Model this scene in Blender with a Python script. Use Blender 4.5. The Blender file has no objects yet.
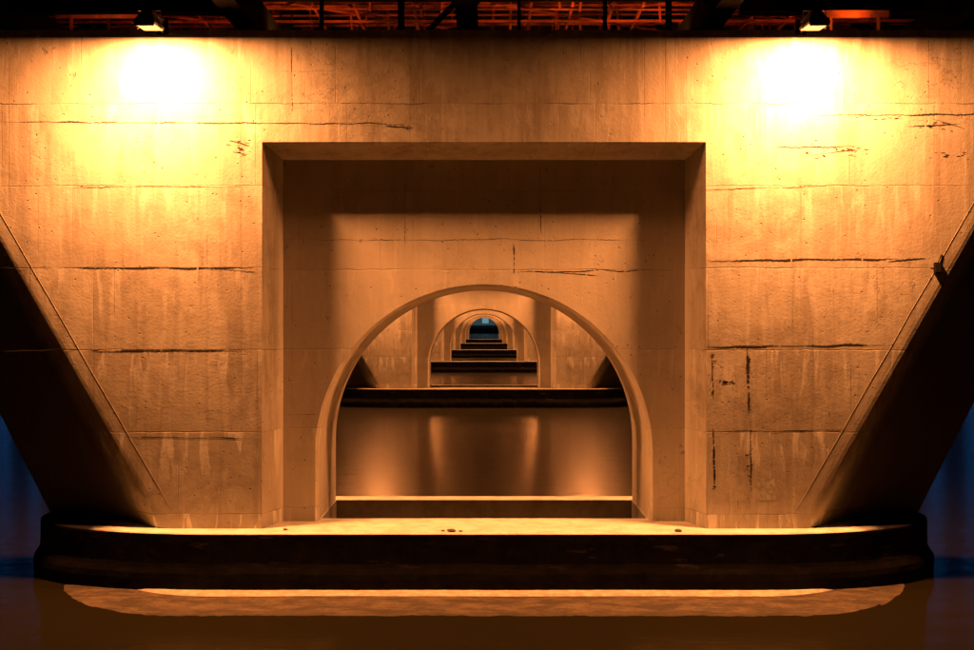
import bpy, bmesh, math, random
from mathutils import Vector, Matrix, noise
random.seed(7)
S = bpy.context.scene
S.view_settings.view_transform = 'Standard'
S.view_settings.look = 'None'
S.view_settings.exposure = 0
COL = S.collection
H = 3.78            # camera height above water
F = 1353.0
LEDGE = H - 2.96
TOP = H + 4.15
NP = 6

# ------------------------------------------------------------------ node helper
class NB:
    def __init__(s, name):
        s.m = bpy.data.materials.new(name); s.m.use_nodes = True
        s.t = s.m.node_tree; s.t.nodes.clear()
        s.out = s.t.nodes.new('ShaderNodeOutputMaterial')
        s.b = s.t.nodes.new('ShaderNodeBsdfPrincipled')
        s.t.links.new(s.b.outputs[0], s.out.inputs[0])
        s.tc = s.t.nodes.new('ShaderNodeTexCoord')
        s.sep = s.t.nodes.new('ShaderNodeSeparateXYZ')
        s.t.links.new(s.tc.outputs['Object'], s.sep.inputs[0])
        s.x, s.y, s.z = s.sep.outputs
    def put(s, sock, v):
        if isinstance(v, bpy.types.NodeSocket): s.t.links.new(v, sock)
        else: sock.default_value = v
    def math(s, op, a, b=0.0, c=0.0, clamp=False):
        n = s.t.nodes.new('ShaderNodeMath'); n.operation = op; n.use_clamp = clamp
        s.put(n.inputs[0], a); s.put(n.inputs[1], b); s.put(n.inputs[2], c)
        return n.outputs[0]
    def vec(s, x, y, z):
        n = s.t.nodes.new('ShaderNodeCombineXYZ')
        s.put(n.inputs[0], x); s.put(n.inputs[1], y); s.put(n.inputs[2], z)
        return n.outputs[0]
    def scaled(s, sx, sy, sz):
        n = s.t.nodes.new('ShaderNodeMapping')
        s.t.links.new(s.tc.outputs['Object'], n.inputs[0])
        n.inputs['Scale'].default_value = (sx, sy, sz)
        return n.outputs[0]
    def noise(s, v, scale, detail=4, rough=.6, dist=0):
        n = s.t.nodes.new('ShaderNodeTexNoise')
        s.put(n.inputs['Vector'], v)
        n.inputs['Scale'].default_value = scale; n.inputs['Detail'].default_value = detail
        n.inputs['Roughness'].default_value = rough; n.inputs['Distortion'].default_value = dist
        return n.outputs[0]
    def voro(s, v, scale):
        n = s.t.nodes.new('ShaderNodeTexVoronoi'); s.put(n.inputs['Vector'], v)
        n.inputs['Scale'].default_value = scale
        return n.outputs['Distance']
    def white(s, v):
        n = s.t.nodes.new('ShaderNodeTexWhiteNoise'); n.noise_dimensions = '3D'
        s.put(n.inputs['Vector'], v); return n.outputs['Value']
    def mr(s, v, a, b, c=0.0, d=1.0, smooth=True):
        n = s.t.nodes.new('ShaderNodeMapRange')
        n.interpolation_type = 'SMOOTHSTEP' if smooth else 'LINEAR'
        s.put(n.inputs[0], v)
        for i, q in enumerate((a, b, c, d)): s.put(n.inputs[i+1], q)
        return n.outputs[0]
    def mix(s, f, a, b, mode='MIX'):
        n = s.t.nodes.new('ShaderNodeMix'); n.data_type = 'RGBA'; n.blend_type = mode
        s.put(n.inputs[0], f)
        for i, q in ((6, a), (7, b)):
            if isinstance(q, tuple): n.inputs[i].default_value = (q[0], q[1], q[2], 1)
            else: s.put(n.inputs[i], q)
        return n.outputs[2]
    def color(s, v):
        if isinstance(v, tuple): s.b.inputs['Base Color'].default_value = (v[0], v[1], v[2], 1)
        else: s.put(s.b.inputs['Base Color'], v)
    def bump(s, h, strength=.5, dist=.01, link=True):
        n = s.t.nodes.new('ShaderNodeBump')
        n.inputs['Strength'].default_value = strength; n.inputs['Distance'].default_value = dist
        s.put(n.inputs['Height'], h)
        if link: s.t.links.new(n.outputs[0], s.b.inputs['Normal'])
        return n.outputs[0]

def concrete(name):
    k = NB(name)
    V = k.tc.outputs['Object']
    g = lambda c: c
    n1 = k.noise(V, .55, 4, .6)
    n2 = k.noise(V, 3.2, 5, .65)
    n3 = k.noise(V, 26, 2, .6)
    blot = k.noise(V, 1.1, 6, .7, .5)
    streak = k.noise(k.scaled(4.5, 4.5, .40), 1.0, 5, .65)
    streak2 = k.noise(k.scaled(11, 11, .9), 1.0, 3, .6)
    streak3 = k.noise(k.scaled(1.3, 1.3, .18), 1.0, 5, .7)
    col = k.mix(k.mr(n1, .35, .68), g((.36, .31, .245)), g((.49, .44, .36)))
    col = k.mix(k.math('MULTIPLY', k.mr(n2, .49, .68), .48), col, g((.24, .195, .145)))
    col = k.mix(k.math('MULTIPLY', k.mr(blot, .51, .63), .52), col, g((.20, .16, .115)))
    col = k.mix(k.math('MULTIPLY', k.mr(streak, .50, .67), .50), col, g((.20, .16, .115)))
    col = k.mix(k.math('MULTIPLY', k.mr(streak3, .50, .62), .48), col, g((.19, .15, .11)))
    col = k.mix(k.math('MULTIPLY', k.mr(streak2, .56, .72), .35), col, g((.62, .575, .49)))
    hgt = k.math('ADD', k.math('MULTIPLY', n2, .8), k.math('MULTIPLY', n3, .26))
    wob = k.math('MULTIPLY', k.math('SUBTRACT', k.noise(V, 2.5, 4, .7), .5), .06)
    zz = k.math('ADD', k.z, wob)
    zn = k.math('DIVIDE', k.math('SUBTRACT', zz, H + .756 - 1.17*20), 1.17)
    row = k.math('FLOOR', zn)
    fz = k.math('ABSOLUTE', k.math('SUBTRACT', k.math('FRACT', k.math('ADD', zn, .5)), .5))
    off = k.math('MULTIPLY', k.white(k.vec(row, 3.3, 1.1)), 1.0)
    xn = k.math('ADD', k.math('DIVIDE', k.math('ADD', k.x, 40.0), 1.21), off)
    cx = k.math('FLOOR', xn)
    fx = k.math('ABSOLUTE', k.math('SUBTRACT', k.math('FRACT', k.math('ADD', xn, .5)), .5))
    lz = k.mr(fz, .002, .009, 1, 0)
    lx = k.mr(fx, .001, .006, 1, 0)
    brk = k.mr(k.noise(V, 1.28, 3), .42, .6, .12, .85)
    brx = k.mr(k.noise(V, 1.1, 3), .44, .6, .1, 1)
    line = k.math('MAXIMUM', k.math('MULTIPLY', lz, brk), k.math('MULTIPLY', k.math('MULTIPLY', lx, .5), brx))
    bx = k.math('DIVIDE', k.math('ADD', k.x, 40.0), .302)
    bf = k.math('ABSOLUTE', k.math('SUBTRACT', k.math('FRACT', k.math('ADD', bx, .5)), .5))
    bl = k.math('MULTIPLY', k.mr(bf, .006, .022, 1, 0), k.mr(streak3, .46, .60))
    line = k.math('MAXIMUM', line, k.math('MULTIPLY', bl, .2))
    cr = k.math('ABSOLUTE', k.math('SUBTRACT', k.noise(k.scaled(.5, .5, 1.1), 1.3, 7, .62, .3), .5))
    crl = k.math('MULTIPLY', k.mr(cr, .0008, .003, 1, 0), k.mr(n1, .5, .6))
    line = k.math('MAXIMUM', line, k.math('MULTIPLY', crl, .6))
    pv = k.white(k.vec(row, cx, .5))
    rv = k.white(k.vec(row, 7.5, .5))
    col = k.mix(.12, col, k.mix(pv, g((.25, .21, .165)), g((.50, .455, .39))))
    col = k.mix(.14, col, k.mix(rv, g((.25, .21, .165)), g((.50, .455, .39))))
    bv = k.white(k.vec(k.math('FLOOR', bx), row, 2.5))
    col = k.mix(k.math('MULTIPLY', k.mr(bv, .5, 1, 0, 1), .17), col, g((.22, .18, .14)))
    fr = k.math('FRACT', zn)
    dl = k.mr(fr, .15, .98, 0, 1)
    dr = k.mr(k.noise(k.scaled(5.5, 5.5, .9), 1.0, 4, .65, .6), .53, .64)
    low = k.mr(k.z, 1.4, 4.6, 1, .4)
    col = k.mix(k.math('MULTIPLY', k.math('MULTIPLY', k.math('MULTIPLY', dl, dr), low), .8), col, g((.70, .665, .60)))
    col = k.mix(k.math('MULTIPLY', line, .7), col, (.07, .052, .038))
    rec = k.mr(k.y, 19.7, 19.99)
    col = k.mix(k.math('MULTIPLY', rec, .42), col, (.62, .555, .465))  # smoother, paler recess concrete, also lifted to lighten the shade inside it
    hgt = k.math('SUBTRACT', hgt, k.math('MULTIPLY', line, .9))
    hgt = k.math('ADD', hgt, k.math('MULTIPLY', pv, .09))
    vd = k.voro(V, 7.0); vd2 = k.voro(V, 15.0)
    hole = k.math('MULTIPLY', k.mr(vd, .05, .11, 1, 0), k.mr(blot, .43, .51))
    hole2 = k.math('MULTIPLY', k.mr(vd2, .06, .12, 1, 0), k.mr(blot, .52, .58))
    hole = k.math('MAXIMUM', hole, hole2)
    sp = k.mr(k.noise(V, 4.6, 5, .7, .6), .655, .695)
    col = k.mix(k.math('MULTIPLY', hole, .8), col, (.08, .06, .045))
    col = k.mix(k.math('MULTIPLY', sp, .5), col, (.16, .12, .085))
    # shade painted into the cutwater flanks, darkening them past the shoulder
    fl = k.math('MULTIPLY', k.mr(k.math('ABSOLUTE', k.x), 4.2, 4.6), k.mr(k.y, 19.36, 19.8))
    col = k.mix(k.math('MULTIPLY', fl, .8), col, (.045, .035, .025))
    hgt = k.math('SUBTRACT', hgt, k.math('ADD', hole, k.math('MULTIPLY', sp, .8)))
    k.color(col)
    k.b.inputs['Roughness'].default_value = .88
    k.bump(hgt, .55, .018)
    return k.m

def ledge(name, gain, shade_ends):
    k = NB(name); V = k.tc.outputs['Object']
    n2 = k.noise(V, 3.2, 6, .7); n3 = k.noise(V, 30, 3, .6)
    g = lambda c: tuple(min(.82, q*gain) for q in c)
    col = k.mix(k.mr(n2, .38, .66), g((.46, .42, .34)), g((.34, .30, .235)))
    col = k.mix(k.math('MULTIPLY', k.mr(n3, .56, .7), .3), col, g((.2, .16, .12)))
    if shade_ends:
        ax = k.math('ADD', k.math('ABSOLUTE', k.x), k.math('MULTIPLY', k.math('SUBTRACT', n2, .5), .6))
        col = k.mix(k.mr(ax, 5.1, 5.7), col, (.010, .008, .005))  # dark ends paint the shaft's shadow onto the ledge
    k.color(col); k.b.inputs['Roughness'].default_value = .9
    k.b.inputs['Specular IOR Level'].default_value = .2
    k.bump(k.math('ADD', n2, k.math('MULTIPLY', n3, .3)), .5, .02); return k.m

def wetmat():
    k = NB('algae_stained_concrete'); V = k.tc.outputs['Object']
    n = k.noise(V, 4, 6, .7)
    st = k.mr(k.noise(k.scaled(1, 1, 5), .9, 5, .65), .58, .65)
    hi = k.mr(k.z, .25, .45, 0, 1)
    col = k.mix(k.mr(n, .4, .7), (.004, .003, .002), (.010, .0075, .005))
    col = k.mix(k.math('MULTIPLY', k.math('MULTIPLY', st, hi), .5), col, (.08, .06, .04))
    k.color(col); k.b.inputs['Roughness'].default_value = .85
    k.b.inputs['Specular IOR Level'].default_value = .12
    k.bump(n, .5, .03); return k.m

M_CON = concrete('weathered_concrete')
M_TOPC = ledge('ledge_concrete', 2.0, True)  # gain brightens the front ledge as if more strongly lit
M_TOPD = ledge('dimmed_ledge_concrete', .6, True)  # darker copy so the far ledges look less brightly lit
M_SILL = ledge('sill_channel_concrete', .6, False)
M_WET = wetmat()

def shelfmat():
    k = NB('submerged_foundation_stone'); V = k.tc.outputs['Object']
    n = k.noise(k.scaled(.5, 1, 1), 4, 7, .75); n2 = k.noise(V, 26, 4, .7)
    col = k.mix(k.mr(n, .40, .62), (.055, .037, .020), (.155, .108, .058))
    col = k.mix(k.math('MULTIPLY', k.mr(n2, .49, .62), .5), col, (.03, .020, .011))
    col = k.mix(k.mr(k.math('ADD', k.y, k.math('MULTIPLY', n, .2)), 17.30, 17.85, .75, 0), col, (.025, .018, .008))
    k.color(col); k.b.inputs['Roughness'].default_value = .8
    k.bump(k.math('ADD', n, k.math('MULTIPLY', n2, .35)), .5, .025); return k.m
M_SHELF = shelfmat()

def plain(name, c, rough=.6, metal=0, var=.35, sc=6, bump=.2, spec=.5):
    k = NB(name); n = k.noise(k.tc.outputs['Object'], sc, 5, .6)
    d = tuple(q*(1-var) for q in c)
    k.color(k.mix(k.mr(n, .35, .7), d, c)); k.b.inputs['Roughness'].default_value = rough
    k.b.inputs['Specular IOR Level'].default_value = spec
    k.b.inputs['Metallic'].default_value = metal; k.bump(n, bump, .005); return k.m
M_EDGE2 = plain('step_rim_highlight', (.66, .56, .42), .85, 0, .4, 9)  # pale colour paints a highlight line along the step's inner rim
M_CRACK = plain('dark_crack', (.025, .018, .012), .95)  # dark colour of the crack ribbons
M_RUST = plain('rusted_iron', (.06, .032, .018), .9, 0, .6, 30)
M_PATCH = plain('pale_mortar', (.5, .46, .39), .85, 0, .4, 14)
M_STEEL = plain('dark_painted_steel', (.005, .0035, .003), .8, spec=.06)
M_RED = plain('red_painted_steel', (.40, .06, .02), .6, 0, .9, 1.3, spec=.2)
M_HOUS = plain('floodlight_casing', (.015, .013, .011), .6, 0, spec=.2)
M_DECK = plain('deck_concrete', (.10, .09, .08), .9)
M_PIPE = plain('galvanised_conduit', (.34, .29, .23), .8, 0)
M_STONE = plain('loose_stone', (.2, .16, .12), .9, 0, .5, 20)

def lensmat(c, st):
    k = NB('lit_lens'); k.color((.8, .6, .3))
    k.b.inputs['Emission Color'].default_value = (*c, 1); k.b.inputs['Emission Strength'].default_value = st
    return k.m
M_LENS = lensmat((1, .5, .16), 1)

def watermat():
    """silty river: Fresnel mix of murky body colour and a dulled reflection"""
    k = NB('river_water'); V = k.tc.outputs['Object']
    a = k.noise(k.scaled(.8, 1.0, 1), 1.5, 4, .55)
    nrm = k.bump(a, .3, .035, False)
    k.t.nodes.remove(k.b)
    g = k.t.nodes.new('ShaderNodeBsdfGlossy'); d = k.t.nodes.new('ShaderNodeBsdfDiffuse')
    fr = k.t.nodes.new('ShaderNodeFresnel'); fr.inputs[0].default_value = 1.33
    mx = k.t.nodes.new('ShaderNodeMixShader')
    d.inputs[0].default_value = (.020, .0165, .005, 1)
    g.inputs['Color'].default_value = (.47, .43, .40, 1); g.inputs['Roughness'].default_value = .175
    for n in (g, fr): k.t.links.new(nrm, n.inputs['Normal'])
    k.t.links.new(fr.outputs[0], mx.inputs[0]); k.t.links.new(d.outputs[0], mx.inputs[1]); k.t.links.new(g.outputs[0], mx.inputs[2])
    k.t.links.new(mx.outputs[0], k.out.inputs[0])
    return k.m
M_WATER = watermat()

# ------------------------------------------------------------------ mesh helpers
def obj(name, mesh, mats, parent=None):
    o = bpy.data.objects.new(name, mesh); COL.objects.link(o)
    for m in mats:
        if m.name not in [q.name for q in mesh.materials if q]: mesh.materials.append(m)
    if parent: o.parent = parent
    return o
def empty(name, loc=(0, 0, 0)):
    o = bpy.data.objects.new(name, None); o.location = loc; o.empty_display_size = .3
    COL.objects.link(o); return o
def top(o, label, cat, group=None):
    o['label'] = label; o['category'] = cat
    if group: o['group'] = group
def tomesh(bm, name):
    bmesh.ops.recalc_face_normals(bm, faces=bm.faces)
    me = bpy.data.meshes.new(name); bm.to_mesh(me); bm.free(); return me
def box(bm, c, s, rot=None, bev=0):
    r = bmesh.ops.create_cube(bm, size=1)
    vs = r['verts']
    bmesh.ops.scale(bm, vec=s, verts=vs)
    if bev:
        es = list({e for v in vs for e in v.link_edges})
        rb = bmesh.ops.bevel(bm, geom=es, offset=bev, segments=2, affect='EDGES')
        vs = list({v for f in rb['faces'] for v in f.verts} | set(v for v in vs if v.is_valid))
    if rot is not None: bmesh.ops.rotate(bm, cent=(0, 0, 0), matrix=rot, verts=vs)
    bmesh.ops.translate(bm, vec=c, verts=vs); return vs
def beam(bm, p, q, w, h):
    p, q = Vector(p), Vector(q); d = q-p
    rot = d.to_track_quat('X', 'Z').to_matrix()
    box(bm, (p+q)/2, (d.length, w, h), rot)
def ibeam(bm, p, q, w, h, t=.02):
    """I section member: two flanges and a web"""
    p, q = Vector(p), Vector(q); d = q-p
    rot = d.to_track_quat('X', 'Z').to_matrix(); up = rot @ Vector((0, 0, 1))
    box(bm, (p+q)/2, (d.length, t, h-2*t), rot)
    for sgn in (-1, 1): box(bm, (p+q)/2 + up*sgn*(h-t)/2, (d.length, w, t), rot)
def cyl(bm, p, q, r, n=10):
    p, q = Vector(p), Vector(q); d = q-p
    rr = bmesh.ops.create_cone(bm, cap_ends=True, segments=n, radius1=r, radius2=r, depth=d.length)
    bmesh.ops.rotate(bm, cent=(0, 0, 0), matrix=d.to_track_quat('Z', 'Y').to_matrix(), verts=rr['verts'])
    bmesh.ops.translate(bm, vec=(p+q)/2, verts=rr['verts'])

def outline(xc, rx, yc, ry, n=40, ns=60):
    pts = []
    for i in range(ns): pts.append((-xc + 2*xc*i/ns, yc-ry))
    for i in range(n): a = -math.pi/2 + math.pi*i/n; pts.append((xc+rx*math.cos(a), yc+ry*math.sin(a)))
    for i in range(ns): pts.append((xc - 2*xc*i/ns, yc+ry))
    for i in range(n): a = math.pi/2 + math.pi*i/n; pts.append((-xc+rx*math.cos(a), yc+ry*math.sin(a)))
    return pts
def loft(bm, rings, mats=None):
    vr = [[bm.verts.new(p) for p in r] for r in rings]
    n = len(vr[0])
    for k in range(len(vr)-1):
        for i in range(n):
            f = bm.faces.new((vr[k][i], vr[k][(i+1) % n], vr[k+1][(i+1) % n], vr[k+1][i]))
            if mats: f.material_index = mats[k]
    f1 = bm.faces.new(list(reversed(vr[0]))); f2 = bm.faces.new(vr[-1])
    return f1, f2
def boolean(o, cutters):
    for c in cutters:
        m = o.modifiers.new('b', 'BOOLEAN'); m.operation = 'DIFFERENCE'; m.solver = 'EXACT'; m.object = c
    bpy.context.view_layer.update()
    dg = bpy.context.evaluated_depsgraph_get()
    me = bpy.data.meshes.new_from_object(o.evaluated_get(dg))
    o.modifiers.clear(); o.data = me
    for c in cutters: bpy.data.objects.remove(c)

YC = 20.85; YF = 19.3; YB = 22.4; YR = 20.0; AR = 2.454; ASP = H-1.95
def xc_at(z): return 4.6 + (z-H+2.5)*.578
def xs_at(z): return 6.68 + (z-LEDGE)*.51

def nose(z):
    """quarter profile of the cutwater: flat shoulder, rounded corner, receding flank"""
    xc, xs = xc_at(z), xs_at(z); r = YC-YF; w = xs-xc
    q = [(0, 0), (.04, .001), (.07, .003), (.095, .008), (.115, .016), (.133, .028), (.150, .045), (.166, .068), (.182, .098), (.198, .135),
         (.38, .42), (.56, .64), (.74, .80), (.88, .91), (.965, .967), (1, 1)]
    return [(xc+w*a, YC-r+r*b) for a, b in q]
def shaft_ring(z):
    q = nose(z)
    right = q + [(x, 2*YC-y) for x, y in reversed(q[:-1])]
    left = [(-x, y) for x, y in reversed(right)]
    return [(x, y, z) for x, y in right+left]

def shaft_mesh():
    bm = bmesh.new()
    loft(bm, [shaft_ring(LEDGE-.05), shaft_ring(TOP)])
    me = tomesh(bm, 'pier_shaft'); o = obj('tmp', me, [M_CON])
    bm = bmesh.new()
    e = .3; k = (3.167-2.97)/(YR-YF)
    def ring(y, hw, zt): return [(-hw, y, LEDGE-.4), (hw, y, LEDGE-.4), (hw, y, zt), (-hw, y, zt)]
    kz = (2.553-2.38)/(YR-YF)
    loft(bm, [ring(YF-e, 3.167+k*e, H+2.553+kz*e), ring(YR, 2.97, H+2.38)])
    c1 = obj('c1', tomesh(bm, 'c1'), [])
    bm = bmesh.new()
    def ar(y, g):
        p = [(-AR-g, y, LEDGE-.5), (AR+g, y, LEDGE-.5)]
        for i in range(61):
            a = math.pi*i/60; p.append(((AR+g)*math.cos(a), y, ASP+(AR+g)*math.sin(a)))
        return p
    loft(bm, [ar(YR-.5, .04), ar(YR, .04), ar(YR+.04, 0), ar(YB+.5, 0)])
    c2 = obj('c2', tomesh(bm, 'c2'), [])
    boolean(o, [c1, c2])
    me = o.data; bpy.data.objects.remove(o)
    return me

def footing_mesh():
    bm = bmesh.new()
    def r(z, g, j):
        out = []
        for x, y in outline(3.75, 3.01+g, YC, 2.02+g*.35, 50, 120):
            q = noise.noise(Vector((x*1.3, y*1.3, z*2)))*j + noise.noise(Vector((x*6, y*6, z*5)))*j*.5
            d = Vector((x*.3, y-YC)).normalized()
            out.append((x+d.x*q, y+d.y*q, z + (noise.noise(Vector((x*2, y, 9)))*.02 if z < LEDGE-.04 else 0)))
        return out
    L = LEDGE
    rings = [r(-1.0, .10, .02), r(.04, .10, .02), r(.18, .11, .02), r(.26, .09, .02), r(.34, .03, .02), r(.40, 0, .015), r(L-.12, 0, .015), r(L-.04, 0, .012), r(L-.012, -.006, .012), r(L, -.03, .015)]
    loft(bm, rings, [0]*9)
    me = tomesh(bm, 'footing'); o = obj('tmp', me, [M_WET, M_TOPC, M_SILL])
    for p in me.polygons:
        if p.normal.z > .3 and p.center.z > L-.013: p.material_index = 1
    bm = bmesh.new(); box(bm, (0, (20.3+22.38)/2, L), (2*2.44, 2.08, .64))
    c = obj('c', tomesh(bm, 'c'), [M_WET]); boolean(o, [c])
    me = o.data
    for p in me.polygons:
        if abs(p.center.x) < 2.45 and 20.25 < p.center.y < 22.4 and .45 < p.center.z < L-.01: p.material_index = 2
    bpy.data.objects.remove(o); return me

def step_mesh():
    bm = bmesh.new()
    base = outline(3.95, 2.4, YC, 3.70, 70, 200)
    rings = []
    for t, (g, z) in enumerate([(0.05, -.9), (.0, -.05), (-.10, -.014), (-.2, .0), (-.3, .006), (-.5, .012), (-.85, .018), (-1.34, .022), (-1.42, .04), (-1.50, .045), (-1.88, .045)]):
        rr = []
        for x, y in base:
            d = Vector((x*.12, y-YC)).normalized()
            a = .02 if t < 7 else .01
            q = noise.noise(Vector((x*.6, y*.6, 3)))*.03 + noise.noise(Vector((x*4, y*4, t*.4)))*a
            zz = z + (noise.noise(Vector((x*2.2, y*2.2+t, 1)))*.005 + noise.noise(Vector((x*9, y*9+t*3, 4)))*.005 if 1 < t < 7 else 0)
            rr.append((x+d.x*(g+q), y+d.y*(g+q), zz))
        rings.append(rr)
    loft(bm, rings, [0, 0, 0, 0, 0, 0, 0, 1, 1, 1])
    me = tomesh(bm, 'foundation_step')
    for m in (M_SHELF, M_EDGE2): me.materials.append(m)
    return me

SH = shaft_mesh(); FT = footing_mesh(); ST = step_mesh()
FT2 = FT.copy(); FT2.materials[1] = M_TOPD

def P(px, py, y=YF): return ((px-484)*y/F, (321-py)*y/F + H)
def add_cracks(me):
    me2 = me.copy(); me2.materials.append(M_CRACK); me2.materials.append(M_RUST); me2.materials.append(M_PATCH)
    bm = bmesh.new(); bm.from_mesh(me2)
    rnd = random.Random(3)
    def ribbon(x0, y0, x1, y1, w, mat=1, plane=YF, jit=1.2, gap=.0, step=1.6):
        n = max(4, int(math.hypot(x1-x0, y1-y0)/step)); pr = None
        sd = rnd.random()*100
        horiz = abs(x1-x0) > abs(y1-y0)
        for i in range(n+1):
            t = i/n; px = x0+(x1-x0)*t; py = y0+(y1-y0)*t
            j = noise.noise(Vector((px*.04+sd, py*.04, 0)))*jit*1.6 + noise.noise(Vector((px*.5+sd, py*.5, 2)))*jit*.7
            ww = w*(.40+.9*max(0, .4+noise.noise(Vector((px*.05, sd, py*.05)))*1.1+rnd.uniform(-.2, .2)))*min(1, 6*t+.1, 6*(1-t)+.1)
            if horiz: a = P(px, py+j-ww/2, plane); b = P(px, py+j+ww/2, plane)
            else: a = P(px+j-ww/2, py, plane); b = P(px+j+ww/2, py, plane)
            cur = (bm.verts.new((a[0], plane-.003, a[1])), bm.verts.new((b[0], plane-.003, b[1])))
            if pr and rnd.random() > gap:
                f = bm.faces.new((pr[0], cur[0], cur[1], pr[1])); f.material_index = mat
            pr = cur
    for a in [(0, 122, 415, 124, 1.1), (-60, 121, 0, 122, 1), (385, 126, 414, 128, 1.2), (812, 116, 1040, 114, 1.2), (55, 268, 258, 268, 1.5),
              (205, 268, 258, 272, .9), (707, 261, 900, 259, 1.7), (85, 351, 260, 350, 1.6), (705, 347, 885, 345, 1.6),
              (0, 351, 85, 349, .9), (885, 262, 930, 257, .9), (120, 437, 258, 438, .9), (708, 432, 850, 430, .9),
              (905, 127, 960, 124, 1.3), (930, 118, 965, 129, .9), (770, 148, 862, 146, .8), (800, 156, 858, 150, .7),
              (228, 140, 250, 146, 1.2), (232, 152, 248, 155, .8), (700, 190, 830, 186, .5), (60, 187, 250, 186, .5), (0, 268, 55, 269, .7)]:
        ribbon(*a[:5], gap=.008, jit=.9)
    for a in [(291, 40, 292, 118, .45), (930, 268, 941, 268, 2)]:
        ribbon(*a[:5], gap=.2, jit=.3)
    for cx, cy, w, h, n in ((240, 148, 12, 9, 18), (832, 153, 34, 8, 24), (940, 126, 24, 6, 14), (948, 155, 30, 4, 12), (880, 118, 30, 3, 8), (400, 127, 12, 2, 5)):
        for _ in range(n):
            x = cx+rnd.gauss(0, w/2); y = cy+rnd.gauss(0, h/2); l = rnd.uniform(2, 6)
            ribbon(x, y, x+l, y+rnd.uniform(-1, 1), rnd.uniform(.4, 1.1), jit=.5, step=1.2)
    for a in [(712, 352, 714, 400, 1.1), (713, 428, 715, 486, 2.6), (747, 346, 749, 410, 3.0), (750, 418, 751, 500, 1.3), (716, 380, 736, 383, 1.6), (722, 384, 734, 381, 1.4)]:
        ribbon(*a[:5], mat=rnd.choice([1, 2]), gap=.25, jit=.7)
    for _ in range(46):
        x, y = rnd.choice([(714, rnd.uniform(425, 490)), (748, rnd.uniform(345, 412)), (725, 382), (750, rnd.uniform(412, 505)), (713, rnd.uniform(350, 400))])
        x += rnd.gauss(0, 1.4); l = rnd.uniform(1.5, 4)
        ribbon(x-l/2, y, x+l/2, y+rnd.uniform(-1, 1), rnd.uniform(.8, 1.9), mat=rnd.choice([1, 2]), jit=.4, step=.8, plane=YF-.002)
    for a in [(512, 272, 655, 270, 1.0), (545, 271, 600, 276, .7), (290, 240, 655, 240, .35), (285, 415, 318, 414, .5)]:
        ribbon(*a[:5], plane=YR, gap=.04)
    for a in [(405, 165, 405, 250, .4), (540, 165, 541, 236, .45), (514, 244, 514, 275, .8)]:
        ribbon(*a[:5], plane=YR, gap=.12, jit=.2)
    a = P(758, 478); b = P(775, 500)
    f = bm.faces.new([bm.verts.new(q) for q in ((a[0], YF-.004, a[1]), (a[0]+.01, YF-.004, b[1]), (b[0], YF-.004, b[1]), (b[0], YF-.004, a[1]-.01))])
    f.material_index = 3
    bm.to_mesh(me2); bm.free(); return me2
SH1 = add_cracks(SH)

def make_pier(i):
    e = empty('bridge_pier', (0, 40*i, 0))
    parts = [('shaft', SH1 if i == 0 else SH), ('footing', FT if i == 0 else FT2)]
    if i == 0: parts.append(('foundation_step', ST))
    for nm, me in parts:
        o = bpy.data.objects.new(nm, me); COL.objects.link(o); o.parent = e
    top(e, 'cracked concrete bridge pier with arched opening on river footing' if i == 0 else
        'arched concrete bridge pier lit by orange floodlights', 'bridge pier', 'piers of the bridge standing in the river')
    return e
piers = [make_pier(i) for i in range(NP)]

for s in (-1, 1):
    bm = bmesh.new(); pr = None
    zs = [LEDGE+.25 + (TOP-.2-LEDGE-.25)*k/14 for k in range(15)]
    for z in zs:
        p = (s*(xc_at(z)-.03+random.uniform(-.006, .006)), YF-.001, z)
        if pr: cyl(bm, pr, p, .0045, 8)
        pr = p
    for z in zs[1::2]: box(bm, (s*(xc_at(z)-.03), YF-.002, z), (.025, .008, .01))
    o = obj('conduit', tomesh(bm, 'conduit'), [M_PIPE], piers[0])
bm = bmesh.new(); a = P(936, 268)
box(bm, (a[0]+.02, YF-.02, a[1]), (.11, .06, .16), None, .01)
box(bm, (a[0]+.02, YF-.055, a[1]), (.08, .01, .12), None, .003)
cyl(bm, (a[0]+.02, YF-.02, a[1]+.07), (a[0]+.08, YF-.01, a[1]+.2), .008)
obj('junction_box', tomesh(bm, 'junction_box'), [M_HOUS], piers[0])

# ------------------------------------------------------------------ floodlights
def housing_mesh():
    bm = bmesh.new()
    def ring(z, a, b): return [(-a, -b, z), (a, -b, z), (a, b, z), (-a, b, z)]
    loft(bm, [ring(0, .135, .27), ring(.02, .145, .28), ring(.05, .14, .275), ring(.14, .09, .18), ring(.17, .085, .17)])
    for k in range(7): box(bm, (-.069+.023*k, 0, .185), (.006, .26, .05))
    box(bm, (0, -.282, -.006), (.27, .008, .05))
    return tomesh(bm, 'housing')
def bracket_mesh():
    bm = bmesh.new()
    for s in (-1, 1): box(bm, (s*.152, 0, .10), (.008, .035, .24))
    box(bm, (0, 0, .222), (.312, .035, .008))
    beam(bm, (0, 0, .235), (0, .80, .235), .045, .03)
    box(bm, (0, .793, .17), (.16, .012, .22), None, .003)
    beam(bm, (0, .45, .22), (0, .78, .09), .02, .02)
    cyl(bm, (.03, .05, .2), (.03, .78, .26), .009)
    return tomesh(bm, 'bracket')
def lens_mesh():
    bm = bmesh.new(); box(bm, (0, 0, -.004), (.26, .52, .008), None, .002); return tomesh(bm, 'lens')
HM, BMh, LM = housing_mesh(), bracket_mesh(), lens_mesh()
HM.materials.append(M_HOUS); BMh.materials.append(M_HOUS)
LM.materials.append(M_LENS)
LC = (1.0, .335, .092)
def flood_data(P_, c=LC, nm='floodlight_beam', spread=180):
    l = bpy.data.lights.new(nm, 'AREA'); l.shape = 'RECTANGLE'; l.size = .26; l.size_y = .52
    l.energy = P_; l.color = c; l.spread = math.radians(spread); return l
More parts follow.
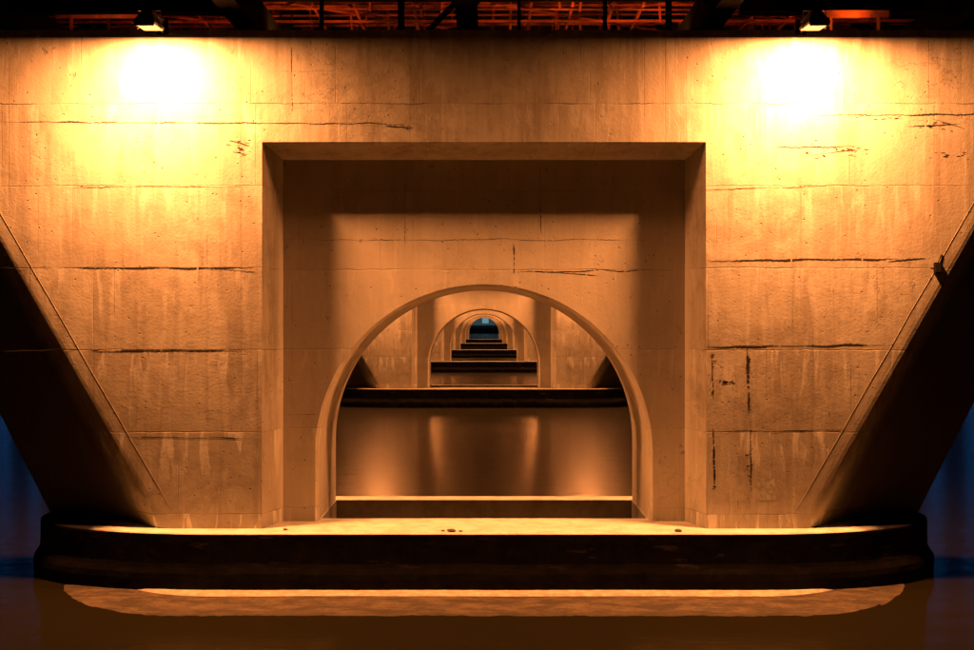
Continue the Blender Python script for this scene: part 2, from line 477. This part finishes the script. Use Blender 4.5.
LD = flood_data(1330); LD2 = flood_data(1650); LDB = flood_data(900)
TH = math.radians(3)
def flood(x, y, z, back=False, data=None, th=TH):
    e = empty('floodlight', (x, y, z))
    if back: e.rotation_euler = (0, 0, math.pi)
    for nm, me in (('housing', HM), ('bracket', BMh), ('lens', LM)):
        o = bpy.data.objects.new(nm, me); COL.objects.link(o); o.parent = e
        if nm != 'bracket': o.rotation_euler = (th, 0, 0)
    l = bpy.data.objects.new('lamp', data or LD); COL.objects.link(l); l.parent = e
    l.rotation_euler = (th, 0, 0); l.location = (0, .014*math.sin(th), -.014*math.cos(th))
    top(e, 'lit orange floodlight bracketed to the top of the pier', 'floodlight', 'floodlights on the bridge piers')
for i in range(NP):
    for x in (-4.58, 4.52):
        flood(x, 18.5+40*i, H+4.02, False, LD if i == 0 else LD2)
        if i < 2: flood(x, 23.2+40*i, H+4.02, True, LDB)

# ------------------------------------------------------------------ superstructure
BR = empty('bridge_superstructure', (0, 20.85, TOP))
top(BR, 'dark and red steel girder bridge deck resting on the piers', 'bridge')
def part(bm, name, mat):
    me = tomesh(bm, name); me.transform(Matrix.Translation((0, -20.85, -TOP)))
    return obj(name, me, [mat], BR)
CH = (-7.3, -3.62, -.25, 3.45, 7.3)
for x in CH:
    bm = bmesh.new()
    beam(bm, (x, 6, TOP+.60), (x, 260, TOP+.60), .24, .56)
    beam(bm, (x, 6, TOP+.315), (x, 260, TOP+.315), .32, .03)
    beam(bm, (x, 6, TOP+3.2), (x, 260, TOP+3.2), .40, .5)
    for y in [YC-12+4*k for k in range(0, 61)]:
        ibeam(bm, (x, y, TOP+.85), (x, y, TOP+3.0), .22, .22)
        ibeam(bm, (x, y, TOP+.85), (x, y+4, TOP+3.0), .18, .18)
    part(bm, 'truss', M_STEEL)
for i in range(NP):
    for x in CH:
        bm = bmesh.new(); y = YC+40*i
        box(bm, (x, y, TOP+.04), (.8, .8, .10), None, .01)
        box(bm, (x, y, TOP+.14), (.55, .55, .12), None, .02)
        box(bm, (x, y, TOP+.25), (.6, .6, .10), None, .01)
        part(bm, 'bearing', M_STEEL)
bm = bmesh.new()
box(bm, (0, 133, TOP+3.62), (19, 256, .3)); 
for s in (-1, 1): box(bm, (s*9.4, 133, TOP+3.97), (.25, 256, .4))
part(bm, 'deck', M_DECK)
for i in range(NP):
    bm = bmesh.new(); y = YC+40*i-.6
    for a, b in zip(CH[:-1], CH[1:]):
        ibeam(bm, (a, y, TOP+.5), ((a+b)/2, y, TOP+3), .14, .14)
        ibeam(bm, (b, y, TOP+.5), ((a+b)/2, y, TOP+3), .14, .14)
    ibeam(bm, (CH[0]-2, y+.1, TOP+.88), (CH[1], y+.1, TOP+.88), .3, .82)
    ibeam(bm, (CH[-2]+.4, y+.1, TOP+.90), (CH[-1]+2, y+.1, TOP+.90), .3, .86)
    ibeam(bm, (CH[1], y+1.2, TOP+1.0), (CH[-2], y+1.2, TOP+1.0), .2, .14)
    for px, w in ((-2.55, .06), (-1.3, .10), (.55, .05), (1.9, .06), (2.9, .09)):
        beam(bm, (px, y+1.0, TOP), (px, y+1.0, TOP+1.0), w, w)
    beam(bm, (-1.25, y+1.0, TOP+.02), (-.3, y+1.0, TOP+1.0), .08, .08)
    part(bm, 'sway_frame', M_STEEL)
bm = bmesh.new()
y = 22.9
while y < 60:
    r = random.uniform(-.25, .25)
    for zl in (1.15, 1.45, 1.72, 2.6):
        h = random.choice((.015, .025, .04)); yy = y+r+zl*.1+random.uniform(-.2, .2)
        beam(bm, (-8.5, yy, TOP+zl), (8.5, yy+random.uniform(-.5, .5), TOP+zl+random.uniform(-.05, .05)), .04, h)
    y += .95
for y in [22.9+2.5*k for k in range(14)]:
    for a, b in zip(CH[:-1], CH[1:]):
        m = (a+b)/2
        for zl in (1.27, 1.85):
            beam(bm, (a, y, TOP+zl), (b, y+2.5, TOP+zl), .035, .035)
            beam(bm, (b, y+.3, TOP+zl+.07), (m, y+2.5, TOP+zl+.3), .03, .03)
        for dx in (-1.2, -.5, 0, .7, 1.3):
            dx += random.uniform(-.3, .3)
            beam(bm, (m+dx, y+.6*dx, TOP+1.1), (m+dx+random.uniform(-.2, .2), y+.6*dx+.02, TOP+3), .04, .04)
for xx in (-6.1, -5, -2.9, -2.2, -1.2, .8, 1.5, 2.2, 2.7, 4.7, 5.4, 6.2):
    beam(bm, (xx, 22.8, TOP+1.21), (xx, 58, TOP+1.21), .045, .05)
part(bm, 'lateral_bracing', M_RED)
for a in (((-6.3, 19.9, TOP+.32), (-4.75, 19.9, TOP+.33), .05, .05), ((4.95, 19.9, TOP+.36), (5.95, 19.9, TOP+.36), .08, .10)):
    bm = bmesh.new(); beam(bm, *a)
    for q in (.15, .85):
        p = Vector(a[0]).lerp(Vector(a[1]), q); box(bm, (p.x, p.y, TOP+.15), (.04, .04, .34)); box(bm, (p.x, p.y, TOP+.01), (.12, .12, .02))
    part(bm, 'service_pipe', M_RED)
def uplight(x, y, pw, sc=1.0, ang=150):
    d = flood_data(pw, (1, .36, .05), 'uplight_beam'); d.size = .2*sc; d.size_y = .15*sc
    e = empty('floodlight', (x, y, TOP+.20*sc)); e.scale = (sc, sc*.6, sc)
    for nm, me in (('housing', HM), ('lens', LM)):
        o = bpy.data.objects.new(nm, me); COL.objects.link(o); o.parent = e; o.rotation_euler = (math.radians(ang), 0, 0)
    o = bpy.data.objects.new('lamp', d); COL.objects.link(o); o.parent = e
    o.rotation_euler = (math.radians(ang), 0, 0); o.location = (0, .012, .022)
    bm = bmesh.new(); box(bm, (0, 0, -.19), (.2, .2, .02)); 
    for s in (-1, 1): box(bm, (s*.152, 0, -.09), (.008, .035, .2))
    box(bm, (0, 0, -.175), (.312, .035, .008))
    obj('bracket', tomesh(bm, 'upbracket'), [M_HOUS], e)
    top(e, 'small uplight on the pier top lighting red steelwork', 'floodlight', 'uplights below the bridge deck')
for x, pw in ((-3.0, 40), (-1.5, 8), (1.3, 40), (2.8, 28), (5.4, 5)): uplight(x, 22.1, pw)
uplight(-5.5, 19.50, 5, .35, 150); uplight(5.45, 19.50, 12, .35, 150)  # extra lamps added only to brighten the red service pipes

# ------------------------------------------------------------------ loose stones on the ledge
for (px, y, s) in ((452, 19.0, .045), (443, 19.05, .02), (461, 19.02, .02), (679, 19.0, .04), (286, 19.15, .025)):
    bm = bmesh.new(); bmesh.ops.create_icosphere(bm, subdivisions=2, radius=s)
    for v in bm.verts:
        v.co *= 1+.5*noise.noise(v.co*18+Vector((px, 0, 0))); v.co.z *= .6; v.co.x *= 1.4
    o = obj('stone', tomesh(bm, 'stone'), [M_STONE]); o.location = ((px-484)*y/F, y, LEDGE+s*.45)
    top(o, 'small rough stone lying on the pier ledge', 'stone', 'loose stones on the ledge')

# ------------------------------------------------------------------ water, far bank, towers
bm = bmesh.new()
vs = [bm.verts.new(p) for p in ((-3000, -200, 0), (3000, -200, 0), (3000, 6000, 0), (-3000, 6000, 0))]
bm.faces.new(vs); o = obj('water', tomesh(bm, 'water'), [M_WATER]); o['kind'] = 'structure'
M_BANK = plain('bank_grass', (.03, .04, .02), .95, 0, .5, .05)
bm = bmesh.new()
prof = [(400, -1), (412, 1.5), (430, 2), (470, 3), (900, 6), (5900, 10), (5900, -3)]
n = 60; rows = []
for i in range(n+1):
    x = -2800+5600*i/n
    rows.append([bm.verts.new((x, y+(noise.noise(Vector((x*.01, 0, 0)))*12 if j < 4 else 0), z)) for j, (y, z) in enumerate(prof)])
for i in range(n):
    for j in range(len(prof)-1): bm.faces.new((rows[i][j], rows[i+1][j], rows[i+1][j+1], rows[i][j+1]))
o = obj('ground', tomesh(bm, 'ground'), [M_BANK]); o['kind'] = 'structure'

def towermat(name, c, st, base=0.0):
    k = NB(name); k.color((.05, .055, .07)); k.b.inputs['Roughness'].default_value = .4
    fx = k.math('FRACT', k.math('DIVIDE', k.math('ADD', k.x, k.y), 3.2)); fz = k.math('FRACT', k.math('DIVIDE', k.z, 3.4))
    win = k.math('MULTIPLY', k.math('GREATER_THAN', fx, .35), k.math('GREATER_THAN', fz, .45))
    w = k.white(k.vec(k.math('FLOOR', k.math('DIVIDE', k.math('ADD', k.x, k.y), 3.2)), k.math('FLOOR', k.math('DIVIDE', k.z, 3.4)), 1))
    k.b.inputs['Emission Color'].default_value = (*c, 1)
    e = k.math('MULTIPLY', k.math('MULTIPLY', win, k.math('GREATER_THAN', w, .45)), st)
    k.put(k.b.inputs['Emission Strength'], k.math('ADD', e, k.math('MULTIPLY', k.mr(k.z, 9, 12, 1, 0), base)))  # base adds an invented even glow at the foot, tinting the far opening
    return k.m
TM = [towermat('blue_lit_facade', (.03, .22, .75), 3.2), towermat('cyan_lit_facade', (.16, .45, .6), .6), towermat('foot_glow_facade', (.20, .42, .48), .5, .12)]
random.seed(11)
xs = [-196, -168, -157, -120, -70, -28, 3, 30, 80, 125, 156, 168, 182, 196]
for i, x in enumerate(xs):
    far = abs(x) > 100
    w = random.uniform(2.5, 4) if far else random.uniform(4, 8); h = random.uniform(60, 110) if far else random.uniform(18, 32); y = 455+random.uniform(0, 30)
    if x == 3: w = 26; h = 60
    e = empty('office_tower', (x, y, 1.5))
    top(e, 'distant office tower with cold blue lit windows', 'building', 'towers on the far bank')
    bm = bmesh.new(); box(bm, (0, 0, h/2), (w, w, h)); box(bm, (0, 0, 3), (w+3, w+3, 6)); obj('facade', tomesh(bm, 'facade'), [TM[2 if x == 3 else 1 if not far else 0]], e)
    bm = bmesh.new(); box(bm, (0, 0, h+.5), (w+.6, w+.6, 1)); box(bm, (w*.1, 0, h+2.2), (w*.5, w*.4, 2.4)); cyl(bm, (0, 0, h+3), (0, 0, h+9), .2)
    obj('roof', tomesh(bm, 'roof'), [M_DECK], e)

# ------------------------------------------------------------------ night sky
W = bpy.data.worlds.new('World'); S.world = W; W.use_nodes = True
nt = W.node_tree; nt.nodes.clear()
ou = nt.nodes.new('ShaderNodeOutputWorld'); bg = nt.nodes.new('ShaderNodeBackground'); sk = nt.nodes.new('ShaderNodeTexSky')
sk.sky_type = 'NISHITA'; sk.sun_disc = False; sk.sun_elevation = math.radians(-3); sk.sun_rotation = math.radians(200)
mx = nt.nodes.new('ShaderNodeMix'); mx.data_type = 'RGBA'; mx.blend_type = 'MULTIPLY'; mx.inputs[0].default_value = 1
mx.inputs[7].default_value = (.20, .85, 1, 1)
nt.links.new(sk.outputs[0], mx.inputs[6]); nt.links.new(mx.outputs[2], bg.inputs[0]); bg.inputs[1].default_value = .0018
nt.links.new(bg.outputs[0], ou.inputs[0])

# ------------------------------------------------------------------ camera
cd = bpy.data.cameras.new('Camera'); cam = bpy.data.objects.new('Camera', cd); COL.objects.link(cam)
cam.location = (0, 0, H); cam.rotation_euler = (math.radians(90), 0, 0)
cd.sensor_width = 36; cd.lens = 50.0; cd.shift_x = 3/974; cd.shift_y = -4/974
cd.clip_start = .1; cd.clip_end = 9000
S.camera = cam
